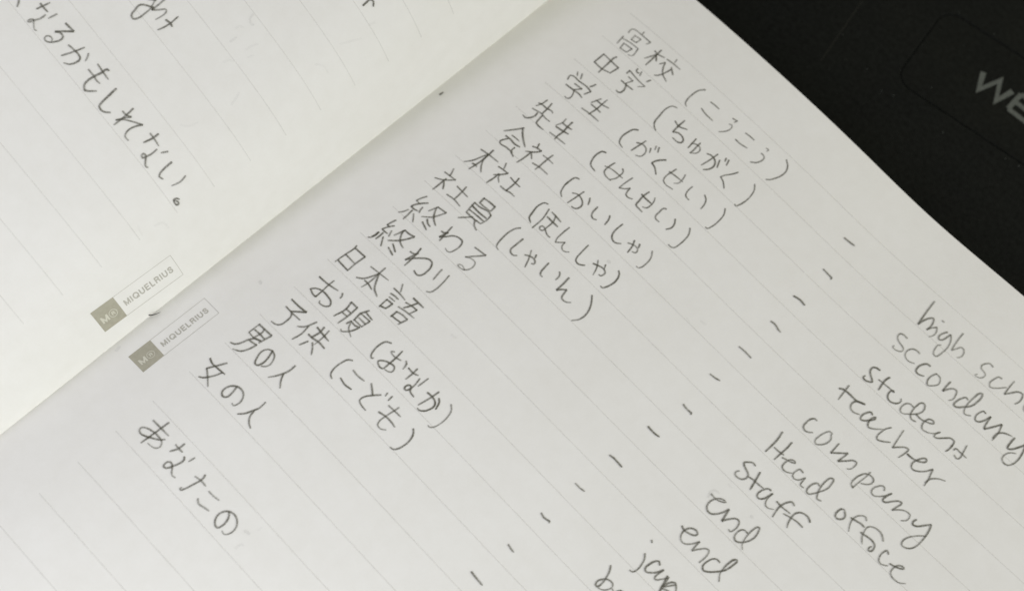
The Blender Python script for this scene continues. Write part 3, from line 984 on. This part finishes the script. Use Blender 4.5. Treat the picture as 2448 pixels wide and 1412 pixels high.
  '14.348,8.178 14.362,8.311 14.449,8.428 14.534,8.497 14.621,8.538',
 ]),
 ('R','word','company_word',[
  '11.758,7.467 11.707,7.472 11.654,7.413 11.626,7.250 11.647,7.128 11.722,7.089 11.802,7.117 11.871,7.182',
  '12.198,7.492 12.124,7.495 12.075,7.405 12.031,7.213 12.035,7.074 12.098,7.036 12.173,7.094 12.254,7.242 12.261,7.369 12.192,7.462',
  '12.447,7.429 12.455,7.272 12.459,7.133* 12.598,7.273 12.731,7.407* 12.713,7.257 12.690,7.101* 12.811,7.238 12.952,7.387 13.004,7.386 13.023,7.277 12.995,7.163 12.947,7.123',
  '13.351,7.445 13.347,7.253 13.323,7.087 13.303,6.879* 13.221,6.929 13.207,7.055 13.242,7.233 13.307,7.351 13.412,7.395 13.516,7.367 13.535,7.271 13.486,7.183 13.375,7.097',
  '13.827,7.356 13.793,7.411 13.741,7.413 13.671,7.326 13.626,7.184 13.661,7.105 13.743,7.090 13.817,7.147 13.897,7.246 13.984,7.422',
  '13.983,7.423 13.941,7.266 13.941,7.162 13.974,7.151 14.112,7.301 14.232,7.424 14.271,7.426 14.256,7.272 14.226,7.136* 14.317,7.246 14.453,7.348 14.566,7.355 14.600,7.289 14.586,7.182 14.517,7.108',
  '14.730,7.373 14.712,7.272 14.746,7.229 14.823,7.256 14.930,7.394 15.032,7.527* 15.082,7.376 15.106,7.197 15.108,6.973 15.066,6.805 14.982,6.714 14.864,6.689 14.826,6.749 14.841,6.889 14.922,7.034 15.042,7.179 15.110,7.242',
 ]),
 ('R','word','head_office_word',[
  '11.406,6.682 11.443,6.471 11.442,6.066',
  '11.709,6.656 11.719,6.465 11.707,6.286 11.696,6.073',
  '11.517,6.279 11.628,6.282 11.765,6.303',
  '11.791,6.237 11.887,6.270 12.013,6.315 12.072,6.355 12.019,6.380 11.940,6.328 11.907,6.199 11.922,6.074 12.001,6.043 12.085,6.064 12.164,6.128',
  '12.329,6.319 12.229,6.327 12.202,6.239 12.206,6.103 12.279,6.066 12.358,6.105 12.443,6.269* 12.452,6.139 12.467,6.062 12.556,6.066',
  '12.768,6.367 12.716,6.380 12.663,6.322 12.630,6.170 12.654,6.057 12.722,6.038 12.791,6.125 12.876,6.287 12.936,6.457 12.928,6.611 12.894,6.713 12.841,6.691 12.802,6.543 12.810,6.366 12.869,6.176 12.925,6.098 13.012,6.127',
  '13.438,6.329 13.421,6.241 13.444,6.106 13.510,6.086 13.584,6.143 13.616,6.224 13.541,6.326 13.485,6.357 13.438,6.317',
  '13.988,6.536 13.928,6.585 13.861,6.557 13.792,6.471 13.758,6.343 13.790,6.207 13.868,6.065',
  '13.716,6.332 13.825,6.359 13.974,6.395 14.041,6.388',
  '14.527,6.460 14.418,6.546 14.291,6.567 14.167,6.524 14.104,6.456 14.110,6.304 14.157,6.174 14.248,6.069',
  '14.072,6.240 14.201,6.266 14.323,6.286 14.444,6.259 14.492,6.176 14.489,6.083 14.433,6.056 14.409,6.109 14.427,6.172',
  '14.791,6.318 14.716,6.361 14.694,6.292 14.689,6.141 14.731,6.053 14.811,6.027 14.934,6.104',
  '14.947,6.178 15.054,6.211 15.155,6.254 15.228,6.321 15.169,6.334 15.086,6.268 15.057,6.159 15.072,6.042 15.145,5.988 15.260,5.979 15.366,6.016 15.444,6.088',
 ]),
 ('R','word','staff_word',[
  '11.499,5.646 11.425,5.659 11.341,5.590 11.283,5.514 11.341,5.461 11.451,5.418 11.535,5.370 11.551,5.282 11.503,5.196 11.398,5.151 11.319,5.169 11.298,5.228 11.335,5.291',
  '11.673,5.609 11.714,5.449 11.780,5.163',
  '11.582,5.352 11.677,5.374 11.776,5.378 11.959,5.393',
  '12.106,5.483 12.044,5.473 11.991,5.392 11.953,5.247 11.979,5.160 12.041,5.147 12.125,5.239 12.163,5.407 12.184,5.465* 12.173,5.348 12.192,5.209 12.254,5.138 12.332,5.143 12.420,5.205',
  '12.679,5.612 12.597,5.637 12.539,5.563 12.480,5.395 12.483,5.250 12.517,5.071',
  '12.360,5.392 12.469,5.384 12.733,5.408',
  '13.159,5.585 13.088,5.633 12.964,5.636 12.854,5.574 12.806,5.465 12.815,5.337 12.844,5.210 12.888,5.122',
  '12.644,5.300 12.805,5.349 12.960,5.381 13.114,5.378',
 ]),
 ('R','word','end_word',[
  '11.262,4.447 11.376,4.435 11.522,4.479 11.606,4.548 11.523,4.548 11.408,4.446 11.355,4.298 11.381,4.166 11.470,4.103 11.558,4.120 11.641,4.210 11.719,4.352 11.756,4.483* 11.792,4.317 11.817,4.175* 11.905,4.328 12.020,4.452 12.082,4.452 12.133,4.349 12.132,4.212 12.095,4.128 12.049,4.145',
  '12.385,4.386 12.298,4.393 12.241,4.342 12.214,4.212 12.242,4.107 12.320,4.069 12.413,4.125 12.502,4.254 12.550,4.430 12.521,4.589 12.481,4.670 12.440,4.647 12.413,4.539 12.411,4.357 12.434,4.204 12.479,4.096 12.535,4.045',
 ]),
 ('R','word','end_word',[
  '11.303,3.448 11.391,3.420 11.515,3.442 11.644,3.526 11.649,3.577 11.572,3.605 11.469,3.560 11.406,3.448 11.416,3.302 11.478,3.213 11.560,3.191 11.653,3.247 11.735,3.358 11.797,3.481* 11.797,3.336 11.806,3.213* 11.910,3.369 12.011,3.483 12.062,3.490 12.104,3.358 12.092,3.147',
  '12.390,3.469 12.304,3.474 12.237,3.413 12.195,3.280 12.198,3.130 12.264,3.080 12.351,3.130 12.464,3.252 12.577,3.418 12.626,3.612 12.618,3.780 12.577,3.758 12.539,3.619 12.532,3.446 12.555,3.296 12.650,3.157',
 ]),
 ('R','word','jap_word',[
  '11.066,2.735 11.102,2.707',
  '11.165,2.415 11.233,2.325 11.274,2.194 11.285,2.052 11.249,1.937 11.183,1.920',
  '11.545,2.475 11.484,2.519 11.428,2.469 11.387,2.337 11.386,2.184 11.437,2.151 11.514,2.201 11.611,2.317 11.677,2.465* 11.651,2.295 11.661,2.186 11.696,2.181 11.773,2.274 11.850,2.389',
  '11.819,2.422 11.854,2.296 11.918,2.041',
  '11.860,2.422 11.894,2.231 11.943,2.025',
  '11.904,2.199 11.945,2.351 12.027,2.439 12.092,2.401 12.177,2.298',
  '11.924,2.199 12.067,2.418',
  '11.929,2.150 12.046,2.199 12.116,2.211',
 ]),
 ('R','word','b_word',[
  '10.837,1.688 10.893,1.608 10.950,1.430 10.971,1.258 10.946,1.156 10.900,1.161 10.874,1.241 10.920,1.354 11.006,1.436 11.128,1.449 11.173,1.390 11.143,1.272 11.062,1.185 10.951,1.151',
  '11.204,1.358 11.270,1.322 11.295,1.284',
  '11.295,1.370 11.345,1.468 11.447,1.491',
 ]),
 ('R','dash','a',[
  '9.274,11.419 9.401,11.429 9.561,11.452',
 ]),
 ('R','dash','a',[
  '9.461,10.411 9.606,10.404 9.731,10.400* 9.743,10.361',
 ]),
 ('R','dash','a',[
  '9.428,9.362 9.588,9.401 9.745,9.384',
 ]),
 ('R','dash','a',[
  '9.483,8.481 9.613,8.495 9.736,8.454 9.805,8.450',
 ]),
 ('R','dash','a',[
  '9.399,7.456 9.564,7.471 9.757,7.462',
 ]),
 ('R','dash','a',[
  '9.393,6.468 9.518,6.485 9.636,6.517',
 ]),
 ('R','dash','a',[
  '9.466,5.485 9.591,5.466 9.720,5.477* 9.736,5.448',
 ]),
 ('R','dash','a',[
  '9.280,4.522 9.452,4.511 9.601,4.534',
 ]),
 ('R','dash','a',[
  '9.158,3.414 9.255,3.436 9.388,3.431 9.512,3.424',
 ]),
 ('R','dash','a',[
  '9.085,2.407 9.209,2.406 9.332,2.428',
 ]),
 ('R','dash','a',[
  '9.041,1.398 9.149,1.371 9.283,1.405* 9.299,1.379',
 ]),
 ('R','dash','a',[
  '9.044,0.401 9.138,0.382 9.225,0.373',
 ]),
 ('R','dash','a',[
  '8.925,-0.574 9.089,-0.590 9.272,-0.600',
 ]),
 ('L','fragment','curl',[
  '-6.445,0.212 -6.386,0.171 -6.317,0.072',
 ]),
 ('L','entry','may_not_be',[
  '-6.045,0.357 -6.019,0.482 -5.986,0.643',
  '-6.084,0.485 -6.016,0.480 -5.873,0.493',
  '-5.721,0.610 -5.753,0.425',
  '-5.846,0.415 -5.848,0.284 -5.896,0.158 -5.927,0.056 -5.957,0.040 -5.957,0.100 -5.925,0.155 -5.878,0.134 -5.790,0.060 -5.743,0.039 -5.711,0.058',
  '-5.464,0.635 -5.239,0.660* -5.360,0.502 -5.465,0.349* -5.378,0.424 -5.287,0.413 -5.264,0.347 -5.298,0.228 -5.375,0.107 -5.442,0.071 -5.483,0.087 -5.501,0.148 -5.449,0.206 -5.380,0.203 -5.342,0.144',
  '-4.856,0.618 -4.907,0.428 -5.005,0.139',
  '-5.086,0.392 -4.911,0.422 -4.782,0.425 -4.729,0.400 -4.720,0.280 -4.769,0.153 -4.859,0.076',
  '-4.707,0.605 -4.662,0.539 -4.629,0.461',
  '-4.188,0.713 -4.228,0.709 -4.239,0.596 -4.275,0.391 -4.286,0.195 -4.258,0.111 -4.169,0.049* -4.093,0.126 -4.019,0.232',
  '-4.422,0.618 -4.229,0.597 -4.063,0.589',
  '-4.454,0.393 -4.275,0.391 -4.148,0.378 -4.100,0.394',
  '-3.808,0.591 -3.783,0.334 -3.761,0.146 -3.738,0.080 -3.655,0.057 -3.593,0.080 -3.504,0.174',
  '-3.278,0.609 -3.259,0.403 -3.258,0.080',
  '-3.362,0.399 -3.279,0.401 -3.166,0.467* -3.241,0.331 -3.312,0.164* -3.236,0.289 -3.104,0.405 -2.899,0.552* -2.969,0.405 -2.997,0.258 -2.969,0.139 -2.929,0.096 -2.835,0.102',
  '-2.561,0.692 -2.561,0.566 -2.606,0.336',
  '-2.671,0.563 -2.555,0.562 -2.373,0.542',
  '-2.169,0.620 -2.225,0.494',
  '-2.335,0.462 -2.330,0.323 -2.355,0.192 -2.385,0.103 -2.427,0.119 -2.434,0.182 -2.396,0.197 -2.281,0.100 -2.196,0.047 -2.168,0.072',
  '-1.952,0.546 -1.945,0.343 -1.921,0.207 -1.880,0.144 -1.804,0.176',
  '-1.569,0.607 -1.544,0.449 -1.584,0.250',
  '-1.297,0.201 -1.341,0.161 -1.348,0.089 -1.284,0.074 -1.238,0.083 -1.233,0.138 -1.268,0.147 -1.308,0.123 -1.329,0.093',
 ]),
 ('L','word','ght',[
  '-4.692,2.279 -4.766,2.226 -4.847,2.141 -4.829,1.954 -4.789,1.835 -4.712,1.818 -4.663,1.910 -4.655,2.094 -4.667,2.276 -4.708,2.369 -4.761,2.520',
  '-4.841,2.347 -4.730,2.464',
  '-4.690,2.306 -4.620,2.266 -4.652,2.321',
  '-4.634,2.633 -4.625,2.433 -4.624,2.260* -4.538,2.379 -4.447,2.504 -4.406,2.460 -4.402,2.341 -4.420,2.193',
  '-4.188,2.610 -4.178,2.399 -4.196,2.225 -4.226,2.097',
  '-4.288,2.361 -4.185,2.390 -4.110,2.380',
 ]),
 ('L','fragment','hook',[
  '-2.019,6.131 -2.025,6.241 -2.016,6.360 -1.952,6.381 -1.880,6.322',
 ]),
 ('R','mark','dot',[
  '0.192,6.961 0.194,7.056',
 ]),
 ('R','smudge','a',[
  '1.043,0.533 1.094,0.523',
 ]),
 ('R','smudge','a',[
  '0.165,-2.800 0.133,-2.702',
 ]),
 ('R','smudge','b',[
  '4.851,2.772 4.918,2.772 4.961,2.795',
 ]),
 ('R','smudge','a',[
  '5.950,6.684 5.989,6.702',
 ]),
 ('R','smudge','a',[
  '5.113,-3.444 5.155,-3.427 5.211,-3.420',
 ]),
 ('R','smudge','a',[
  '12.193,4.719 12.224,4.730',
 ]),
 ('R','smudge','b',[
  '11.272,4.344 11.228,4.411 11.232,4.525 11.272,4.573 11.356,4.584',
 ]),
 ('L','smudge','b',[
  '-3.280,3.957 -3.236,3.829 -3.120,3.801 -3.108,3.831',
 ]),
 ('L','smudge','b',[
  '-3.124,3.189 -3.121,3.345',
 ]),
 ('H','hair','a',[
  '-0.069,-1.779 0.006,-1.722 0.072,-1.619 0.093,-1.513',
 ]),
 ('L','smudge','c',[
  '-3.270,3.451 -3.267,3.557 -3.196,3.606',
  '-2.881,2.787 -2.835,2.926 -2.768,2.968',
  '-2.650,3.285 -2.613,3.414',
  '-2.800,3.352 -2.779,3.533 -2.739,3.640',
 ]),
 ('L','smudge','c',[
  '-1.694,4.434 -1.550,4.584 -1.411,4.575',
  '-1.697,5.180 -1.619,5.409 -1.525,5.668',
  '-1.638,6.011 -1.601,6.150',
 ]),
 ('L','smudge','c',[
  '-2.423,1.192 -2.311,1.311 -2.249,1.532',
  '-2.105,2.354 -2.196,2.649',
 ]),
 ('L','smudge','c',[
  '-1.372,-0.873 -1.207,-0.899',
  '-1.193,-0.565 -1.127,-0.370 -0.998,-0.345',
 ]),
 ('R','smudge','c',[
  '5.292,-3.224 5.281,-3.149',
  '5.260,-3.819 5.261,-3.689 5.311,-3.656',
 ]),
 ('R','smudge','c',[
  '8.121,7.056 8.245,7.017',
  '8.383,7.250 8.516,7.274',
 ]),
 ('R','smudge','c',[
  '11.377,4.896 11.482,4.894',
 ]),
]

WORDS = {
    'high_school': 'pencilled Japanese entry for high school', 'secondary': 'pencilled Japanese entry for secondary school',
    'student': 'pencilled Japanese entry for student', 'teacher': 'pencilled Japanese entry for teacher',
    'company': 'pencilled Japanese entry for company', 'head_office': 'pencilled Japanese entry for head office',
    'staff': 'pencilled Japanese entry for staff', 'finish': 'pencilled Japanese verb to end',
    'ending': 'pencilled Japanese noun for end', 'japanese': 'pencilled Japanese entry for the Japanese language',
    'belly': 'pencilled Japanese entry for belly', 'child': 'pencilled Japanese entry for child',
    'man': 'pencilled Japanese entry for man', 'woman': 'pencilled Japanese entry for woman',
    'yours': 'pencilled Japanese phrase below the list, paler than the list',
    'high_sch': 'pencilled English words high sch', 'secondary_word': 'pencilled English word secondary',
    'student_word': 'pencilled English word student', 'teacher_word': 'pencilled English word teacher',
    'company_word': 'pencilled English word company', 'head_office_word': 'pencilled English words Head office',
    'staff_word': 'pencilled English word staff', 'end_word': 'pencilled English word end',
    'jap_word': 'pencilled English word starting jap', 'b_word': 'pencilled English word starting with b',
    'may_not_be': 'pencilled Japanese sentence on the left page', 'ght': 'pencilled letters ght, cut by the picture edge',
}
PRESS = {'yours': 0.80, 'may_not_be': 0.86, 'high_school': 0.86, 'high_sch': 0.86, 'ght': 0.95}
hair_pts = None
for side, kind, nm, strokes in INK:
    st = []
    for s in strokes:
        pts = []
        for tok in s.split():
            c = tok.endswith('*')
            a, b = tok.rstrip('*').split(',')
            pts.append((float(a), float(b), 1 if c else 0))
        st.append(pts)
    if side == 'H':
        hair_pts = st[0]
        continue
    if kind == 'smudge':
        o = obj('smudge', ribbon_mesh(side, st, {'a': 0.05, 'b': 0.04, 'c': 0.035}[nm], {'a': 1.0, 'b': 0.8, 'c': 0.42}[nm]), M_SMUDGE, PAGE[side])
        continue
    pr = PRESS.get(nm, 0.97)
    hw = 0.0272
    if kind == 'dash':
        o = obj('pencil_dash', ribbon_mesh(side, st, 0.0285, 0.98), M_PENCIL, PAGE[side])
    elif kind in ('mark', 'fragment'):
        o = obj('pencil_mark', ribbon_mesh(side, st, 0.032, 1.0), M_PENCIL, PAGE[side])
    else:
        o = obj('handwritten_entry' if kind == 'entry' else 'handwritten_word', ribbon_mesh(side, st, hw, pr), M_PENCIL, PAGE[side])
        if nm in WORDS:
            o['label'] = WORDS[nm]

# ------------------------------------------------------------------ a stray hair by the gutter
Rt = Matrix.Rotation(TILT, 4, 'Y')
hp = spline(hair_pts, 0.02)
bm = bmesh.new()
prev = None
n = len(hp)
rings = []
for i, p in enumerate(hp):
    t = i / (n - 1)
    r = 0.00009 * (0.9 if t < 0.5 else max(0.15, 0.9 - 1.3 * (t - 0.5)))
    lift = 0.0001 + 0.0004 * math.sin(math.pi * t)
    c = Rt @ Vector(P3('R', p[0], p[1], lift))
    q = hp[min(i + 1, n - 1)] - hp[max(i - 1, 0)]
    T = Vector((q[0], q[1], 0)).normalized()
    S = T.cross(Vector((0, 0, 1))).normalized()
    U = Vector((0, 0, 1))
    rings.append([bm.verts.new(c + (S * math.cos(a) + U * math.sin(a)) * r) for a in [k * math.pi / 3 for k in range(6)]])
for a, b in zip(rings, rings[1:]):
    for k in range(6):
        bm.faces.new((a[k], a[(k + 1) % 6], b[(k + 1) % 6], b[k]))
bm.faces.new(rings[0])
bm.faces.new(rings[-1][::-1])
bmesh.ops.recalc_face_normals(bm, faces=bm.faces)
me = bpy.data.meshes.new('hair')
bm.to_mesh(me)
bm.free()
hair = obj('hair', me, M_HAIR)
hair['label'] = 'short dark curved hair lying by the gutter above the right printed logo'
hair['category'] = 'hair'

# ------------------------------------------------------------------ the black device under the notebook
device = thing('black_device', 'matte black plastic device under the notebook with a rounded panel lettered WE', 'device')
A, B, A2, B2 = (Vector((*DEV[k], 0)) for k in ('A', 'B', 'A2', 'B2'))
ux = ((A2 - A).normalized() + (B2 - B).normalized()).normalized()
uy = Vector((-ux.y, ux.x, 0))
hgt = (A - B).dot(uy)
Lp = 0.075
rad = 0.0036
org = B + ux * max(0.0, (A - B).dot(ux)) * 0.5


def rrect(x0, y0, x1, y1, r, n=10):
    out = []
    for cx, cy, a0 in ((x1 - r, y1 - r, 0), (x0 + r, y1 - r, 90), (x0 + r, y0 + r, 180), (x1 - r, y0 + r, 270)):
        for k in range(n + 1):
            a = math.radians(a0 + 90 * k / n)
            out.append((cx + r * math.cos(a), cy + r * math.sin(a)))
    return out


def W2(p, z):
    q = org + ux * p[0] + uy * p[1]
    return Vector((q.x, q.y, z))


bm = bmesh.new()
loops = []
# from the flat top over a rounded lip down into the groove
for off, z in ((0.00012, 0.0), (-0.00006, -0.00003), (-0.00016, -0.00010), (-0.00020, -0.00032)):
    loops.append([bm.verts.new(W2(p, ZD + z)) for p in rrect(-off, -off, Lp + off, hgt + off, rad + off)])
nl = len(loops[0])
R_ = 0.30
outer = []
for p in rrect(0, 0, Lp, hgt, rad):
    d = Vector((p[0] - Lp / 2, p[1] - hgt / 2))
    outer.append((Lp / 2 + d.x * R_ / (Lp / 2), hgt / 2 + d.y * R_ / (hgt / 2)))
ov = [bm.verts.new(W2(p, ZD)) for p in outer]
ob = [bm.verts.new(W2(p, ZD - 0.02)) for p in outer]
seq = [ob, ov] + loops
for a, b in zip(seq, seq[1:]):
    for k in range(nl):
        bm.faces.new((a[k], a[(k + 1) % nl], b[(k + 1) % nl], b[k]))
bm.faces.new(ob[::-1])
bm.faces.new(loops[-1])
bmesh.ops.recalc_face_normals(bm, faces=bm.faces)
me = bpy.data.meshes.new('casing')
bm.to_mesh(me)
bm.free()
casing = obj('casing', me, M_BODY, device)

bm = bmesh.new()
pl = []
for off, z in ((0.00030, -0.00034), (0.00030, -0.00014), (0.00034, -0.00007), (0.00042, -0.00004)):
    pl.append([bm.verts.new(W2(p, ZD + z)) for p in rrect(off, off, Lp - off, hgt - off, rad - off)])
for a, b in zip(pl, pl[1:]):
    for k in range(nl):
        bm.faces.new((a[k], a[(k + 1) % nl], b[(k + 1) % nl], b[k]))
bm.faces.new(pl[-1])
bmesh.ops.recalc_face_normals(bm, faces=bm.faces)
me = bpy.data.meshes.new('panel')
bm.to_mesh(me)
bm.free()
panel = obj('recessed_panel', me, M_PANEL, device)


zt = ZD - 0.00004 + 0.00003
obj('printed_letter', mesh_from([flat_stroke(DEV['W'], 0.00056, zt)]), M_LETTER, device)
obj('printed_letter', mesh_from([flat_stroke(p, 0.00048, zt + 0.000004 * i) for i, p in enumerate(DEV['E'])]), M_LETTER, device)
obj('seam', mesh_from([flat_stroke(DEV['seam'], 0.00007, ZD + 0.00003)]), M_SEAM, device)

# specks of dust lying on the plastic
bm = bmesh.new()
rnd = random.Random(3)
pts = [(p[0], p[1], rnd.uniform(0.00005, 0.00012)) for p in DEV['dust']]
for _ in range(260):
    a = rnd.uniform(-0.01, 0.11)
    b = rnd.uniform(0.085, 0.20)
    pts.append((a, b, rnd.uniform(0.00002, 0.00005)))
for x, y, r in pts:
    ml = Matrix.Translation((x, y, ZD + r * 0.4)) @ Matrix.Rotation(rnd.uniform(0, 3), 4, 'Z') @ Matrix.Diagonal((r * rnd.uniform(0.8, 2.2), r, r * 0.6, 1))
    bmesh.ops.create_icosphere(bm, subdivisions=1, radius=1.0, matrix=ml)
me = bpy.data.meshes.new('dust')
bm.to_mesh(me)
bm.free()
dust = obj('dust_specks', me, M_DUST)
dust['label'] = 'tiny pale specks of dust scattered over the black plastic'
dust['category'] = 'dust'
dust['kind'] = 'stuff'
